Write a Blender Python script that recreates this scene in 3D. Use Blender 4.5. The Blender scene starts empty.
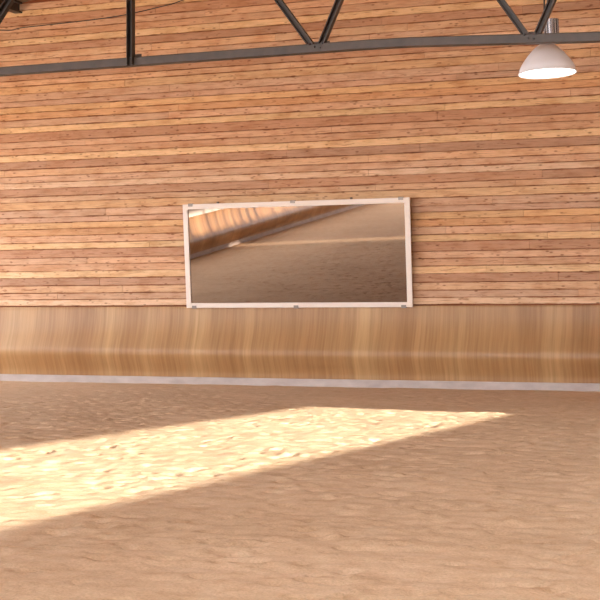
import bpy, bmesh, math, random
import numpy as np
from mathutils import Vector, Matrix

random.seed(7)
rng = np.random.default_rng(11)
scene = bpy.context.scene
C = scene.collection

# ------------------------------------------------------------------ helpers
def lin(rgb):
    return tuple(((c / 255) / 12.92 if c / 255 <= .04045 else ((c / 255 + .055) / 1.055) ** 2.4) for c in rgb)

class MB:
    """collects shapes and links them as one mesh object"""
    def __init__(s):
        s.v = []; s.f = []; s.c = []; s.sm = []
    def add(s, vs, fs, col=(1, 1, 1), smooth=False):
        o = len(s.v)
        if len(col) == 3: col = (*col, .5)
        s.v += [tuple(p) for p in vs]
        s.f += [tuple(i + o for i in f) for f in fs]
        s.c += [col] * len(vs)
        s.sm += [smooth] * len(fs)
    def box(s, x0, x1, y0, y1, z0, z1, col=(1, 1, 1), M=None):
        vs = [Vector(p) for p in ((x0, y0, z0), (x1, y0, z0), (x1, y1, z0), (x0, y1, z0),
                                  (x0, y0, z1), (x1, y0, z1), (x1, y1, z1), (x0, y1, z1))]
        if M is not None: vs = [M @ p for p in vs]
        s.add(vs, [(0, 3, 2, 1), (4, 5, 6, 7), (0, 1, 5, 4), (1, 2, 6, 5), (2, 3, 7, 6), (3, 0, 4, 7)], col)
    def extrude(s, prof, frames, close=True, caps=True, col=(1, 1, 1), smooth=False):
        """prof: 2-D points; frames: list of (origin, u, v)"""
        n = len(prof); vs = []; fs = []
        for (o, u, v) in frames:
            vs += [o + u * a + v * b for (a, b) in prof]
        for k in range(len(frames) - 1):
            for i in range(n if close else n - 1):
                j = (i + 1) % n
                fs.append((k * n + i, k * n + j, (k + 1) * n + j, (k + 1) * n + i))
        if caps and close:
            fs.append(tuple(range(n - 1, -1, -1)))
            fs.append(tuple(range((len(frames) - 1) * n, len(frames) * n)))
        s.add(vs, fs, col, smooth)
    def tube(s, pts, r, n=10, col=(1, 1, 1)):
        pts = [Vector(p) for p in pts]; fr = []
        for i, p in enumerate(pts):
            t = (pts[min(i + 1, len(pts) - 1)] - pts[max(i - 1, 0)]).normalized()
            a = t.cross(Vector((0, 1, 0)) if abs(t.y) < .9 else Vector((1, 0, 0))).normalized()
            fr.append((p, a, t.cross(a).normalized()))
        prof = [(r * math.cos(2 * math.pi * k / n), r * math.sin(2 * math.pi * k / n)) for k in range(n)]
        s.extrude(prof, fr, smooth=True, col=col)
    def lathe(s, prof, n=64, smooth=True):
        vs = []; fs = []
        m = len(prof)
        for k in range(n):
            a = 2 * math.pi * k / n
            vs += [(r * math.cos(a), r * math.sin(a), z) for (r, z) in prof]
        for k in range(n):
            for i in range(m - 1):
                fs.append((k * m + i, ((k + 1) % n) * m + i, ((k + 1) % n) * m + i + 1, k * m + i + 1))
        s.add(vs, fs, smooth=smooth)
    def build(s, name, mat, parent=None, bevel=0, attr=False):
        me = bpy.data.meshes.new(name)
        me.from_pydata(s.v, [], s.f); me.update()
        bm = bmesh.new(); bm.from_mesh(me)
        bmesh.ops.recalc_face_normals(bm, faces=bm.faces)
        bm.to_mesh(me); bm.free()
        me.polygons.foreach_set('use_smooth', s.sm)
        if attr:
            a = me.attributes.new('plank', 'FLOAT_COLOR', 'POINT')
            a.data.foreach_set('color', [x for c in s.c for x in c])
        me.materials.append(mat)
        o = bpy.data.objects.new(name, me); C.objects.link(o)
        if parent: o.parent = parent
        if bevel:
            b = o.modifiers.new('bevel', 'BEVEL'); b.width = bevel; b.segments = 2; b.limit_method = 'ANGLE'
        return o

def empty(name, loc, label, cat, rot=(0, 0, 0), group=None):
    o = bpy.data.objects.new(name, None); C.objects.link(o)
    o.location = loc; o.rotation_euler = rot; o.empty_display_size = .1
    o['label'] = label; o['category'] = cat
    if group: o['group'] = group
    return o

def tag(o, label, cat):
    o['label'] = label; o['category'] = cat; return o

def struct(o):
    o['kind'] = 'structure'; return o

# ------------------------------------------------------------------ materials
def mat(name, base=(200, 200, 200), rough=.6, metal=0, spec=.5):
    m = bpy.data.materials.new(name); m.use_nodes = True
    b = m.node_tree.nodes['Principled BSDF']
    b.inputs['Base Color'].default_value = (*lin(base), 1)
    b.inputs['Roughness'].default_value = rough
    b.inputs['Metallic'].default_value = metal
    b.inputs['Specular IOR Level'].default_value = spec
    return m, m.node_tree, b

def N(nt, t, **kw):
    n = nt.nodes.new(t)
    for k, v in kw.items():
        if k in n.inputs: n.inputs[k].default_value = v
        else: setattr(n, k, v)
    return n

def coords(nt, scale, rot=(0, 0, 0)):
    tc = N(nt, 'ShaderNodeTexCoord'); mp = N(nt, 'ShaderNodeMapping')
    mp.inputs['Scale'].default_value = scale; mp.inputs['Rotation'].default_value = rot
    nt.links.new(tc.outputs['Object'], mp.inputs['Vector'])
    return mp.outputs['Vector']

def noise(nt, vec, scale, detail=4, rough=.55, dist=0):
    n = N(nt, 'ShaderNodeTexNoise'); n.inputs['Scale'].default_value = scale
    n.inputs['Detail'].default_value = detail; n.inputs['Roughness'].default_value = rough
    n.inputs['Distortion'].default_value = dist
    nt.links.new(vec, n.inputs['Vector']); return n.outputs['Fac']

def ramp(nt, fac, stops):
    r = N(nt, 'ShaderNodeValToRGB'); e = r.color_ramp.elements
    while len(e) < len(stops): e.new(.5)
    for el, (p, c) in zip(e, stops):
        el.position = p; el.color = (*c, 1)
    nt.links.new(fac, r.inputs['Fac']); return r.outputs['Color']

def mix(nt, a, b, fac=1., mode='MULTIPLY'):
    n = N(nt, 'ShaderNodeMix', data_type='RGBA', blend_type=mode)
    if isinstance(fac, float): n.inputs[0].default_value = fac
    else: nt.links.new(fac, n.inputs[0])
    nt.links.new(a, n.inputs[6])
    if isinstance(b, tuple): n.inputs[7].default_value = (*b, 1)
    else: nt.links.new(b, n.inputs[7])
    return n.outputs[2]

def bump(nt, b, h, strength, dist):
    n = N(nt, 'ShaderNodeBump'); n.inputs['Strength'].default_value = strength
    n.inputs['Distance'].default_value = dist
    nt.links.new(h, n.inputs['Height']); nt.links.new(n.outputs['Normal'], b.inputs['Normal'])

def g(v): return (v, v, v)

# weathered boards: one colour per plank (attribute), grain, stains and knots
M_boards, nt, b = mat('timber_boards', rough=.72, spec=.25)
at = N(nt, 'ShaderNodeAttribute'); at.attribute_name = 'plank'
grain = ramp(nt, noise(nt, coords(nt, (1.1, 1, 45)), 1.6, 5, .65), [(.26, (.62, .54, .47)), (.48, (1, 1, 1)), (.72, (1.16, 1.14, 1.10))])
blotch = ramp(nt, noise(nt, coords(nt, (1.9, 1, 6)), 1.0, 3, .6), [(.3, (.82, .71, .62)), (.52, (1, 1, 1)), (.75, (1.08, 1.10, 1.15))])
stain = ramp(nt, noise(nt, coords(nt, (2.6, 1, 17), (0, 0, 0)), 1.3, 4, .6, .6), [(.30, (.50, .33, .24)), (.42, (1, 1, 1))])
vo = N(nt, 'ShaderNodeTexVoronoi'); nt.links.new(coords(nt, (4.2, 1, 10)), vo.inputs['Vector']); vo.inputs['Scale'].default_value = 1.0
knot = ramp(nt, vo.outputs['Distance'], [(.08, (.38, .25, .18)), (.20, (1, 1, 1))])
mul = lambda a, b_, op='MULTIPLY': (lambda n: (nt.links.new(a, n.inputs[0]), nt.links.new(b_, n.inputs[1]) if not isinstance(b_, (int, float)) else n.inputs[1].__setattr__('default_value', b_), n.outputs[0])[-1])(N(nt, 'ShaderNodeMath', operation=op))
dist = mul(mul(at.outputs['Alpha'], .5, 'SUBTRACT'), 0, 'ADD')
ab = N(nt, 'ShaderNodeMath', operation='ABSOLUTE'); nt.links.new(dist, ab.inputs[0])
wav = noise(nt, coords(nt, (1.3, 1, 7)), 1.7, 4, .65)
edge = mul(ab.outputs[0], mul(wav, .62), 'ADD')                     # saw marks and resin along the arrises
edge_col = ramp(nt, edge, [(.775, (1, 1, 1)), (.85, (.70, .48, .35)), (.92, (.38, .24, .17))])
c = mix(nt, at.outputs['Color'], grain); c = mix(nt, c, edge_col, .85); c = mix(nt, c, blotch); c = mix(nt, c, stain, .8); c = mix(nt, c, knot, .75)
nt.links.new(c, b.inputs['Base Color'])
bump(nt, b, noise(nt, coords(nt, (1.5, 1, 60)), 2, 4), .25, .01)

# kickboard veneer: upright streaks
def veneer(name, sc):
    m, nt, b = mat(name, rough=.42, spec=.4)
    v1 = noise(nt, coords(nt, (sc[0] * 1.1, sc[1] * 1.1, .08)), 1., 2, .5, .1)
    v2 = noise(nt, coords(nt, (sc[0] * 9, sc[1] * 9, .32)), 1., 4, .6)
    v3 = noise(nt, coords(nt, (sc[0] * 30, sc[1] * 30, 1.0)), 1., 3, .6)
    c = ramp(nt, v1, [(.3, lin((158, 114, 74))), (.5, lin((174, 132, 89))), (.68, lin((190, 151, 106)))])
    c = mix(nt, c, ramp(nt, v2, [(.3, (.76, .71, .66)), (.55, (1, 1, 1)), (.75, (1.1, 1.1, 1.08))]))
    c = mix(nt, c, ramp(nt, v3, [(.3, (.88, .85, .82)), (.6, (1.03, 1.03, 1.03))]))
    nt.links.new(c, b.inputs['Base Color']); return m
M_kick = veneer('veneer_streaks', (1, 0)); M_kick_side = veneer('veneer_streaks_side', (0, 1))

# sand
M_sand, nt, b = mat('riding_sand', rough=.95, spec=.1)
s1 = noise(nt, coords(nt, (.5, .5, .5)), 1.0, 3)
s2 = noise(nt, coords(nt, (5, 5, 5)), 1.0, 5, .6)
s3 = noise(nt, coords(nt, (60, 60, 60)), 1.0, 3, .7)
c = ramp(nt, s2, [(.3, lin((197, 166, 135))), (.45, lin((212, 184, 154))), (.7, lin((219, 194, 166)))])
c = mix(nt, c, ramp(nt, s1, [(.3, (.92, .90, .88)), (.65, (1.03, 1.03, 1.03))]))
c = mix(nt, c, ramp(nt, s3, [(.3, (.84, .82, .80)), (.6, (1.05, 1.05, 1.05))]))
nt.links.new(c, b.inputs['Base Color'])
bump(nt, b, noise(nt, coords(nt, (14, 14, 14)), 1.0, 5, .7), .4, .025)

M_conc, nt, b = mat('plinth_concrete', rough=.85, spec=.2)
c = ramp(nt, noise(nt, coords(nt, (3, 3, 6)), 1.0, 4), [(.3, lin((176, 162, 156))), (.7, lin((198, 184, 178)))])
nt.links.new(c, b.inputs['Base Color'])

M_steel, nt, b = mat('painted_steel', rough=.42, spec=.5)
c = ramp(nt, noise(nt, coords(nt, (5, 5, 5)), 1.0, 4), [(.3, lin((57, 46, 40))), (.7, lin((75, 62, 55)))])
nt.links.new(c, b.inputs['Base Color'])
M_steel_dark, _, _ = mat('dark_steel', (52, 42, 37), .45)
M_white, nt, b = mat('white_paint', (236, 232, 226), .7)
M_frame, nt, b = mat('mirror_frame_paint', (233, 217, 205), .45)
M_clamp, _, _ = mat('clamp_metal', (146, 134, 126), .4, .6)
M_screw, _, _ = mat('screw_metal', (110, 92, 82), .4, .6)
M_glass, nt, b = mat('mirror_silvering', (152, 141, 135), .015, 1.0)
M_shade, _, _ = mat('lamp_enamel', (226, 220, 224), .38)
M_chrome, _, _ = mat('heat_sink_metal', (190, 186, 188), .25, .9)
M_black, _, _ = mat('black_rubber', (34, 27, 24), .5)
M_diff, nt, b = mat('lamp_diffuser', (255, 252, 245), .5)
b.inputs['Emission Color'].default_value = (1, .97, .90, 1); b.inputs['Emission Strength'].default_value = 4.0
M_gap, _, _ = mat('board_backing', (112, 66, 44), .9, 0, .1)
M_ceil, nt, b = mat('ceiling_boards', (158, 132, 110), .8, 0, .2)

# ------------------------------------------------------------------ hall dimensions
XL, XR, YB = -12.3, 14.3, -46.0
def roof(x): return 9.17 - .13 * abs(x - 1.05)

# ------------------------------------------------------------------ floor: one relief surface
def lattice(X, Y, sx, sy, seed):
    r = np.random.default_rng(seed); T = r.random((256, 256))
    a = X / sx; bb = Y / sy
    i = np.floor(a).astype(int); j = np.floor(bb).astype(int)
    u = a - i; v = bb - j; u = u * u * (3 - 2 * u); v = v * v * (3 - 2 * v)
    i &= 255; j &= 255; i1 = (i + 1) & 255; j1 = (j + 1) & 255
    return (T[i, j] * (1 - u) + T[i1, j] * u) * (1 - v) + (T[i, j1] * (1 - u) + T[i1, j1] * u) * v - .5
def axis(coarse_a, a, b_, step, coarse_b):
    return np.concatenate([coarse_a, np.arange(a, b_, step), coarse_b])
xs = axis(np.array([-60, -40, -25, -18, -15, -13.5, -12.2, -11, -10, -9.2, -8.6]), -8.2, 11.2, .04, np.array([11.4, 11.9, 12.6, 13.4, 14.2, 16, 20, 30, 60]))
ys = axis(np.array([-90, -70, -55, -48, -44, -40, -37, -34, -31, -29, -27, -26, -25, -24.4]), -24, -.02, .04, np.array([0, .3, 1, 4, 12, 40]))
GX, GY = np.meshgrid(xs, ys)
wx = GX + .5 * lattice(GX, GY, 1.1, 1.1, 5); wy = GY + .5 * lattice(GX, GY, 1.3, 1.3, 6)
Z = (.026 * lattice(wx, wy, 1.2, .8, 1) + .021 * lattice(wx, wy, .42, .30, 2)
     + .014 * lattice(wx, wy, .19, .14, 3) + .008 * lattice(GX, GY, .085, .085, 4))
def stamp(cx, cy, R, h, rim, ang=0., asp=1.):
    i0, i1 = np.searchsorted(xs, (cx - 2.2 * R, cx + 2.2 * R)); j0, j1 = np.searchsorted(ys, (cy - 2.2 * R, cy + 2.2 * R))
    if i1 - i0 < 2 or j1 - j0 < 2: return
    dx = GX[j0:j1, i0:i1] - cx; dy = GY[j0:j1, i0:i1] - cy
    ca, sa = math.cos(ang), math.sin(ang)
    d = np.hypot((dx * ca + dy * sa) / asp, -dx * sa + dy * ca) / R
    Z[j0:j1, i0:i1] += h * np.exp(-(d * 1.25) ** 4) + rim * np.exp(-((d - 1.25) / .35) ** 2)
for k in range(1500):                       # hoof marks all over the track
    cx, cy = rng.uniform(-8, 11), rng.uniform(-23.8, -.6)
    stamp(cx, cy, rng.uniform(.06, .10), -rng.uniform(.008, .022), rng.uniform(.002, .008), rng.uniform(0, 3.1), rng.uniform(1, 1.4))
for k in range(2600):                       # small pits
    cx, cy = rng.uniform(-3, 10), rng.uniform(-23.8, -.6)
    stamp(cx, cy, rng.uniform(.04, .075), -rng.uniform(.014, .030), rng.uniform(.001, .005), rng.uniform(0, 3.1), rng.uniform(1, 1.7))
for k in range(420):                        # clods thrown up
    cx, cy = rng.uniform(-8, 11), rng.uniform(-23.8, -.6)
    stamp(cx, cy, rng.uniform(.025, .06), rng.uniform(.010, .026), 0, rng.uniform(0, 3.1), rng.uniform(1, 1.6))
for t in (0, 1, 2, 3):                      # strides of four horses
    x0, y0 = ((4.2, -21), (5.4, -20), (3.6, -16), (5.9, -17))[t]
    for k in range(26):
        stamp(x0 + rng.normal(0, .12) + k * .02, y0 + k * .55 + rng.normal(0, .06), .08, -.03, .011)
Z -= Z.mean()
Z *= 1 - .5 * np.clip((GY + 9) / 4, 0, 1)      # raked smoother along the end wall
inner = (GX > XL) & (GX < XR) & (GY < 0) & (GY > -26)
Z = np.where(inner, Z, 0)
nx, ny = len(xs), len(ys)
me = bpy.data.meshes.new('floor')
me.vertices.add(nx * ny)
me.vertices.foreach_set('co', np.stack([GX, GY, Z], -1).astype(np.float32).ravel())
idx = np.arange(nx * ny).reshape(ny, nx)
q = np.stack([idx[:-1, :-1], idx[:-1, 1:], idx[1:, 1:], idx[1:, :-1]], -1).reshape(-1, 4)
me.loops.add(q.size); me.loops.foreach_set('vertex_index', q.ravel().astype(np.int32))
me.polygons.add(len(q)); me.polygons.foreach_set('loop_start', np.arange(0, q.size, 4, dtype=np.int32))
me.polygons.foreach_set('use_smooth', np.ones(len(q), bool))
me.update(calc_edges=True); me.validate()
me.materials.append(M_sand)
fl = bpy.data.objects.new('floor', me); C.objects.link(fl); struct(fl)

# ------------------------------------------------------------------ end wall of stacked boards
TILE = [  # (height, colour) from the top of one repeat downwards
    (.168, (216, 172, 118)), (.160, (207, 167, 126)), (.120, (205, 162, 122)), (.135, (222, 174, 114)),
    (.146, (214, 162, 106)), (.150, (214, 169, 124)), (.135, (226, 185, 127)), (.190, (192, 143, 100)),
    (.138, (214, 168, 122)), (.146, (208, 162, 116)), (.146, (230, 190, 134)), (.165, (191, 146, 106)),
    (.155, (217, 174, 126)), (.138, (210, 167, 124)), (.135, (226, 187, 142)), (.166, (192, 146, 104)), (.124, (213, 169, 122))]
wall = MB()
wall.box(XL - .2, XR + .2, .03, .2, -.3, 7.38, lin((150, 86, 56)))
wall.add([(XL - .2, .03, 7.38), (XR + .2, .03, 7.38), (1.05, .03, 9.2), (XL - .2, .2, 7.38), (XR + .2, .2, 7.38), (1.05, .2, 9.2)],
         [(0, 1, 2), (5, 4, 3), (0, 2, 5, 3), (1, 4, 5, 2)], lin((150, 86, 56)))
z = 1.625; k = 14                              # the lowest whole board is a pale one
while z < 9.1:
    h, cc = TILE[k % 17]; k -= 1
    z1 = z + h
    xa, xb = XL, XR
    lim = 7.4
    if z1 > lim:                               # under the gable
        half = (9.15 - z1) / .13
        if half < .4: break
        xa, xb = 1.05 - half, 1.05 + half
        xa, xb = max(xa, XL), min(xb, XR)
    x = xa - random.uniform(0, 3.5); L0 = random.choice((2.8, 4.2, 5.6))
    while x < xb:
        L = random.choice((2.8, 4.2, 5.6)); a, e = max(x, xa), min(x + L, xb); x += L
        if e - a < .05: continue
        w = random.uniform(.93, 1.06); hu = random.uniform(-.025, .025)
        mx = sum(cc) / 3; cc2 = [mx + (v - mx) * .86 + 1 for v in cc]; cc2[0] += 0; cc2[1] -= 6; cc2[2] -= 1; col = lin(cc2); col = (col[0] * w * (1 + hu), col[1] * w, col[2] * w * (1 - hu))
        pr = random.uniform(0, .008); gp = random.uniform(.004, .012); tl = random.uniform(.003, .012)
        n = max(2, int((e - a) / .45))
        # a slightly wavy sawn board: bottom edge proud of the top edge, chamfered arrises
        fr = []
        for i in range(n + 1):
            xx = a + .002 + (e - a - .004) * i / n
            fr.append((Vector((xx, 0, z + random.uniform(-.003, .003))), Vector((0, -1, 0)), Vector((0, 0, 1))))
        hh = h - gp
        prof = [(-.03, 0), (.014 + pr + tl, 0), (.022 + pr + tl, .008), (.022 + pr, hh - .008), (.014 + pr, hh), (-.03, hh)]
        wall.extrude(prof, fr, col=col)
        ns = 6 * (n + 1)
        wall.c[-ns:] = [(*col, (0, 0, .04, .96, 1, 1)[i % 6]) for i in range(ns)]
    z = z1
wo = struct(wall.build('wall_back', M_boards, attr=True))

# ------------------------------------------------------------------ kickboards and plinths
def kick_profile(top, s=1.0):
    pts = [(.0, top), (.045, top), (.055, top - .006), (.058, top - .03), (.056, top - .04)]
    key = [(.060, top - .10), (.084, top * .80), (.136, top * .66), (.205, top * .54), (.252, top * .455), (.262, top * .405),
           (.250, top * .355), (.205, top * .285), (.150, top * .215), (.117, top * .155), (.106, .15)]
    # Catmull-Rom through the key points
    P = [key[0]] + key + [key[-1]]
    for i in range(1, len(P) - 2):
        for t in np.linspace(0, 1, 6, endpoint=False):
            p0, p1, p2, p3 = (np.array(P[i + d]) for d in (-1, 0, 1, 2))
            q = .5 * (2 * p1 + (p2 - p0) * t + (2 * p0 - 5 * p1 + 4 * p2 - p3) * t * t + (3 * p1 - p0 - 3 * p2 + p3) * t ** 3)
            pts.append(tuple(q))
    pts += [(.106, .15), (.0, .15)]
    return pts
kb = MB()
kb.extrude(kick_profile(1.60), [(Vector((x, .0, 0)), Vector((0, -1, 0)), Vector((0, 0, 1))) for x in np.linspace(XL + .40, XR - .05, 12)], smooth=True)
ko = kb.build('kickboard', M_kick)
for p in ko.data.polygons:
    if abs(p.normal.x) > .9 or p.normal.z > .95: p.use_smooth = False
tag(ko, 'curved wooden kickboard with upright grain along the foot of the board wall', 'kickboard')
kl = MB()
kl.extrude(kick_profile(1.42), [(Vector((XL, y, 0)), Vector((1, 0, 0)), Vector((0, 0, 1))) for y in np.linspace(YB, -.05, 12)], smooth=True)
lo = kl.build('kickboard', M_kick_side)
tag(lo, 'sunlit wooden kickboard of the side wall, seen only in the mirror', 'kickboard')
def plinth(name, along):
    m = MB()
    n = 260
    if along == 'x':
        fr = [(Vector((x, 0, 0)), Vector((0, -1, 0)), Vector((0, 0, 1))) for x in np.linspace(XL, XR, n)]
    else:
        fr = [(Vector((XL, y, 0)), Vector((1, 0, 0)), Vector((0, 0, 1))) for y in np.linspace(YB, -.12, n)]
    m.extrude([(0, -.15), (.112, -.15), (.112, .14), (.106, .149), (0, .149)], fr)
    return struct(m.build(name, M_conc))
plinth('baseboard_back', 'x'); plinth('baseboard_left', 'y')

# ------------------------------------------------------------------ side walls with their openings, roof
wl = MB()
wl.box(XL - .2, XL - .03, YB, .2, -.3, 2.1)
wl.box(XL - .2, XL - .03, YB, .2, 5.6, roof(XL) + .02)
for y in (-45.7, -40.5, -36, -31.5, -27, -22.5, -18, -13.5, -9, -4.5, 0):
    wl.box(XL - .2, XL - .03, y - .15, y + .15, 2.1, 5.6)
struct(wl.build('wall_left', M_white))
wr = MB()
w = (XR, XR + .2)
wr.box(*w, YB, .2, -.3, 1.76)                      # parapet
wr.box(*w, -8.9, .2, 1.76, 6.5)                    # solid by the end wall
wr.box(*w, -28.3, -8.9, 2.51, 6.5)                 # above the long low strip of openings
wr.box(*w, -29.3, -28.3, 2.51, 3.9)                # tall slit from 3.9 to 6.06
wr.box(*w, -29.3, -28.3, 5.86, 6.5)
wr.box(*w, YB, -29.3, 1.76, 6.5)
wr.box(*w, -22.0, .2, 6.5, roof(XR) + .02)
wr.box(*w, YB, -22.0, 7.36, roof(XR) + .02)
y = YB
while y < -22:
    wr.box(*w, y, y + random.choice((.06, .10, .16)), 6.5, 7.36); y += random.choice((.7, 1.1, 1.5))  # unseen window posts, added to break the sun on the left kickboard into streaks
struct(wr.build('wall_right', M_white))
rf = MB()
fr = [(Vector((0, y, 0)), Vector((1, 0, 0)), Vector((0, 0, 1))) for y in (YB, .25)]
rf.extrude([(XL - .25, roof(XL - .25)), (1.05, 9.17), (XR + .25, roof(XR + .25)), (XR + .25, roof(XR + .25) + .15), (1.05, 9.32), (XL - .25, roof(XL - .25) + .15)], fr)
struct(rf.build('ceiling', M_ceil))

# ------------------------------------------------------------------ roof truss
TY = -9.0
tr = empty('roof_truss', (1.08, TY, 4.94), 'dark steel lattice roof truss crossing in front of the board wall', 'truss')
def tp(m, name, mt, **kw):
    o = m.build(name, mt, **kw); o.parent = tr
    o.matrix_parent_inverse = Matrix.Translation((-1.08, -TY, -4.94)); return o
def member(p0, p1, w, d, name, mt=M_steel, y=0., th=.012):
    """channel section opening towards the camera, w wide on the face and d deep"""
    m = MB(); p0 = Vector((p0[0], TY + y, p0[1])); p1 = Vector((p1[0], TY + y, p1[1]))
    t = (p1 - p0).normalized(); u = Vector((0, 1, 0)).cross(t).normalized(); v = Vector((0, -1, 0))
    h = w / 2
    prof = [(-h, -d / 2), (h, -d / 2), (h, d / 2), (h - th, d / 2), (h - th, -d / 2 + th), (-h + th, -d / 2 + th), (-h + th, d / 2), (-h, d / 2)]
    m.extrude(prof, [(p0, u, v), (p1, u, v)])
    return tp(m, name, mt)
def flat_chord(pts, name):
    m = MB()
    prof = [(-.05, -.063), (.05, -.063), (.05, -.045), (-.032, -.045), (-.032, .063), (-.05, .063)]  # angle section
    prof = [(-.06, -.062), (.06, -.062), (.06, .062), (-.06, .062)]
    m.extrude(prof, [(Vector((x, TY, z)), Vector((0, 1, 0)), Vector((0, 0, 1))) for x, z in pts])
    return tp(m, name, M_steel, bevel=.012)
flat_chord([(XL + .02, 4.7), (-3.0, 5.0), (4.7, 5.005), (5.3, 4.995), (7.8, 4.888), (XR - .02, 4.60)], 'lower_chord')
flat_chord([(XL + .02, roof(XL) - .09), (1.05, 9.17 - .09)], 'upper_chord')
flat_chord([(1.05, 9.17 - .09), (XR - .02, roof(XR) - .09)], 'upper_chord')
member((1.13, 4.95), (1.13, 9.05), .088, .10, 'king_post', M_steel_dark, y=-.075)
def up(x0, z0, slope, ztop):                      # run a diagonal up from its node
    return (x0 + slope * (ztop - z0), ztop)
D = [((3.90, 5.02), -.748, 8.7), ((4.005, 5.02), .45, 8.55), ((6.885, 4.93), -.70, 8.4), ((6.97, 4.92), .455, 8.2),
     ((-1.37, 5.35), .79, 8.9)]
for (p, sl, zt) in D[:4]:
    member(p, up(*p, sl, zt), .082, .09, 'diagonal', y=.0)
member((-1.76, 5.0), up(-1.76, 5.0, .78, 8.9), .105, .09, 'diagonal', M_steel_dark)
def plate(x0, x1, z0, z1, y, mt=M_steel):
    m = MB(); m.box(x0, x1, TY + y, TY + y + .012, z0, z1); return tp(m, 'gusset_plate', mt, bevel=.003)
plate(1.00, 1.23, 4.95, 5.125, .055)
plate(3.82, 4.12, 4.97, 5.11, .048); plate(6.78, 7.05, 4.90, 5.03, .048); plate(-1.8, -1.45, 4.93, 5.12, .048)
for (x, z_) in ((3.87, 5.06), (3.94, 5.02), (4.05, 5.06), (4.02, 5.00), (6.84, 4.98), (6.89, 4.93), (6.99, 4.98), (6.96, 4.92)):
    m = MB(); n = 6
    prof = [(.016 * math.cos(math.pi * k / 3), .016 * math.sin(math.pi * k / 3)) for k in range(6)]
    m.extrude(prof, [(Vector((x, TY - .05, z_)), Vector((1, 0, 0)), Vector((0, 0, 1))), (Vector((x, TY - .088, z_)), Vector((1, 0, 0)), Vector((0, 0, 1)))])
    tp(m, 'bolt', M_steel_dark)

# ------------------------------------------------------------------ purlin running to the end wall, thin cable
m = MB()
b0, b1 = 7.945, 8.17
prof = [(-.09, b0), (.09, b0), (.09, b0 + .03), (.02, b0 + .03), (.02, b1 - .03), (.09, b1 - .03), (.09, b1 + .015), (-.09, b1 - .008), (-.09, b1 - .03), (-.02, b1 - .03), (-.02, b0 + .03), (-.09, b0 + .03)]
m.extrude(prof, [(Vector((-6.56, y, 0)), Vector((1, 0, 0)), Vector((0, 0, 1))) for y in (-12, -.035)])
tag(m.build('purlin', M_steel_dark), 'dark steel purlin under the roof, its end meeting the boards in the top left corner', 'beam')
m = MB()
pts = [(-6.5, 7.93), (-4.6, 6.6), (-3, 5.95), (-1.37, 5.71), (-.97, 5.72), (-.2, 5.735), (.36, 5.752), (.81, 5.782), (1.35, 5.85), (1.72, 5.92), (2.6, 6.2), (4, 6.9), (5.6, 7.85), (6.35, 8.50)]
dense = []
for i in range(len(pts) - 1):
    for t in np.linspace(0, 1, 5, endpoint=False):
        p0, p1, p2, p3 = (np.array(pts[min(max(i + d, 0), len(pts) - 1)]) for d in (-1, 0, 1, 2))
        dense.append(tuple(.5 * (2 * p1 + (p2 - p0) * t + (2 * p0 - 5 * p1 + 4 * p2 - p3) * t * t + (3 * p1 - p0 - 3 * p2 + p3) * t ** 3)))
dense.append(pts[-1])
k_ = (28.295 - 8.946) / (28.295 - 8.6)
m.tube([(11.65 + (x - 11.65) * k_, -8.946, 1.32 + (z_ - 1.32) * k_) for x, z_ in dense], .0075, 8)
tag(m.build('cable', M_black), 'thin black cable sagging across the boards behind the upright steel post', 'cable')

# ------------------------------------------------------------------ pendant lamp
lamp = empty('pendant_lamp', (6.965, -8.3, 4.585), 'white dome pendant lamp lit below, hanging behind the truss', 'lamp', rot=(0, math.radians(-2.6), 0))
m = MB()
R = .377
outer = [(R, .0), (R, .012), (R * .99, .03), (R * .975, .045), (R * .975, .055), (R * .95, .084), (R * .91, .115), (R * .86, .145), (R * .77, .194), (R * .65, .25), (R * .52, .303), (R * .40, .347), (R * .28, .382), (.075, .396)]
inner_p = [(r - .008 if r > .08 else r, z_ - .008) for r, z_ in outer[::-1]]
m.lathe(outer + inner_p[:-2] + [(R - .008, .004), (R, 0)])
m.build('shade', M_shade, lamp)
m = MB(); m.lathe([(R + .001, -.004), (R + .008, .0), (R + .008, .018), (R + .001, .022), (R + .001, -.004)])
m.build('rim', M_shade, lamp)
m = MB(); m.lathe([(0, .006), (R - .012, .008), (R - .012, .018), (0, .016)])
m.build('diffuser', M_diff, lamp)['label'] = 'glowing white lamp opening'
m = MB(); m.lathe([(.0, .394), (.085, .394), (.085, .42), (.06, .44), (.06, .52), (0, .52)], 32)
o = m.build('neck', M_steel_dark, lamp); o.location.x = .02
m = MB()
prof = []
for k in range(16):                              # finned heat sink
    for da, r in ((-.34, .078), (-.24, .104), (.24, .104), (.34, .078)):
        an = 2 * math.pi * (k + da) / 16
        prof.append((r * math.cos(an), r * math.sin(an)))
m.extrude(prof, [(Vector((0, 0, z_)), Vector((1, 0, 0)), Vector((0, 1, 0))) for z_ in (.50, .71)])
o = m.build('heat_sink', M_chrome, lamp); o.location.x = .075
for dx in (-.045, .0):
    m = MB(); m.tube([(dx, 0, .70), (dx - .25 * 0, 0, 3.72)], .011, 10); 
    o = m.build('hanging_rod', M_steel_dark, lamp); o.rotation_euler = (0, math.radians(2.6), 0)
m = MB(); m.lathe([(0, 3.60), (.09, 3.60), (.09, 3.79), (0, 3.79)], 24)
o = m.build('ceiling_cup', M_steel_dark, lamp); o.rotation_euler = (0, math.radians(2.6), 0); 

# ------------------------------------------------------------------ tilted wall mirror
TL = math.radians(5)
mir = empty('arena_mirror', (-.031, -.105, 1.5696), 'large tilted mirror in a pale frame on the board wall, reflecting the arena', 'mirror', rot=(TL, 0, 0))
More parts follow.
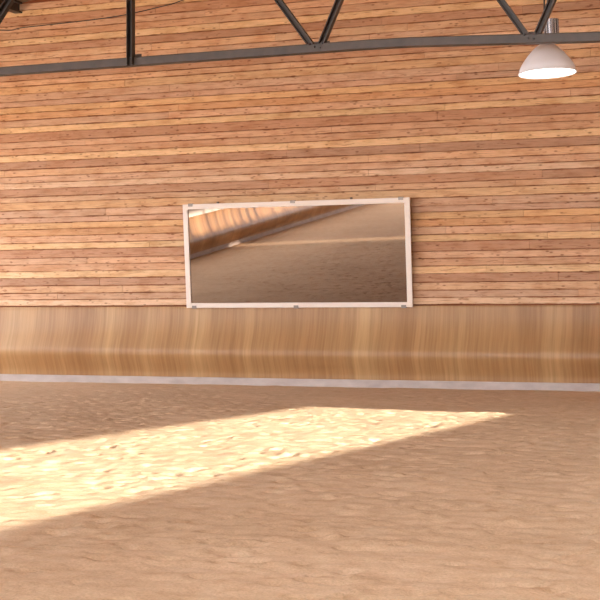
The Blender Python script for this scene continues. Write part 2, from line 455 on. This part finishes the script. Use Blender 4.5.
# local x across, local z up the leaning face, -y towards the arena (front face at y = 0)
W2, HT = 2.437, 2.118
m = MB(); m.box(-W2 + .03, W2 - .03, .008, .018, .03, HT - .03); m.build('glass', M_glass, mir)
m = MB(); m.box(-W2 + .02, W2 - .02, .0185, .04, .02, HT - .02); m.build('backing_panel', M_steel_dark, mir)
def rail(x0, x1, z0, z1, nm='frame_rail'):
    q = MB(); q.box(x0, x1, -.022, .0075, z0, z1); return q.build(nm, M_frame, mir, bevel=.006)
rail(-W2, W2, 0, .098); rail(-W2, W2, HT - .104, HT)
rail(-W2, -W2 + .108, .0985, HT - .1045); rail(W2 - .112, W2, .0985, HT - .1045)
for x in (-2.257, 0.0, 2.257):
    for z_, s in ((HT, 1), (0, -1)):
        q = MB()
        q.box(x - .05, x + .05, -.034, .03, z_ + (.002 if s > 0 else -.014), z_ + (.014 if s > 0 else -.002))
        q.box(x - .05, x + .05, -.034, -.0235, z_ - (.045 if s > 0 else .014), z_ + (.014 if s > 0 else .045))
        o = q.build('clamp', M_clamp, mir, bevel=.003)
for x in (-1.646, 1.232):
    q = MB(); prof = [(.026 * math.cos(k * math.pi / 6), .026 * math.sin(k * math.pi / 6)) for k in range(12)]
    q.extrude(prof, [(Vector((x, -.002, HT)), Vector((1, 0, 0)), Vector((0, 1, 0))), (Vector((x, -.002, HT + .035)), Vector((1, 0, 0)), Vector((0, 1, 0)))])
    q.build('bolt', M_screw, mir)
for x in (-1.646, 0, 1.232):                     # struts holding the top edge off the wall
    q = MB(); q.box(x - .03, x + .03,   .041, .283, HT - .12, HT - .06); q.build('strut', M_steel_dark, mir)
    q = MB(); q.box(x - .03, x + .03, .041, .112, .06, .14); q.build('strut', M_steel_dark, mir)

# ------------------------------------------------------------------ daylight
wd = bpy.data.worlds.new('overcast'); scene.world = wd; wd.use_nodes = True
bg = wd.node_tree.nodes['Background']
bg.inputs['Color'].default_value = (.90, .975, 1.05, 1); bg.inputs['Strength'].default_value = 4.1
sl = bpy.data.lights.new('sun', 'SUN'); sl.energy = 8.0; sl.angle = math.radians(.5); sl.color = (1, .94, .80)
so = bpy.data.objects.new('sun', sl); C.objects.link(so); so.location = (40, -30, 20)
d = Vector((-1, .2, -1 / 4.6)).normalized()
so.rotation_euler = d.to_track_quat('-Z', 'Y').to_euler()

# ------------------------------------------------------------------ camera
cd = bpy.data.cameras.new('camera'); cam = bpy.data.objects.new('camera', cd); C.objects.link(cam)
cd.sensor_width = 36; cd.lens = 36 * 1530 / 600; cd.shift_y = 20 / 600
cam.location = (11.65094, -28.29515, 1.32)
cam.rotation_euler = (math.pi / 2, 0, math.radians(22.38013))
cd.clip_end = 500
scene.camera = cam

scene.view_settings.view_transform = 'Standard'; scene.view_settings.look = 'None'
scene.view_settings.gamma = 1; scene.view_settings.use_curve_mapping = False
scene.view_settings.exposure = 1.28
scene.cycles.use_denoising = True
scene.cycles.max_bounces = 10; scene.cycles.diffuse_bounces = 6
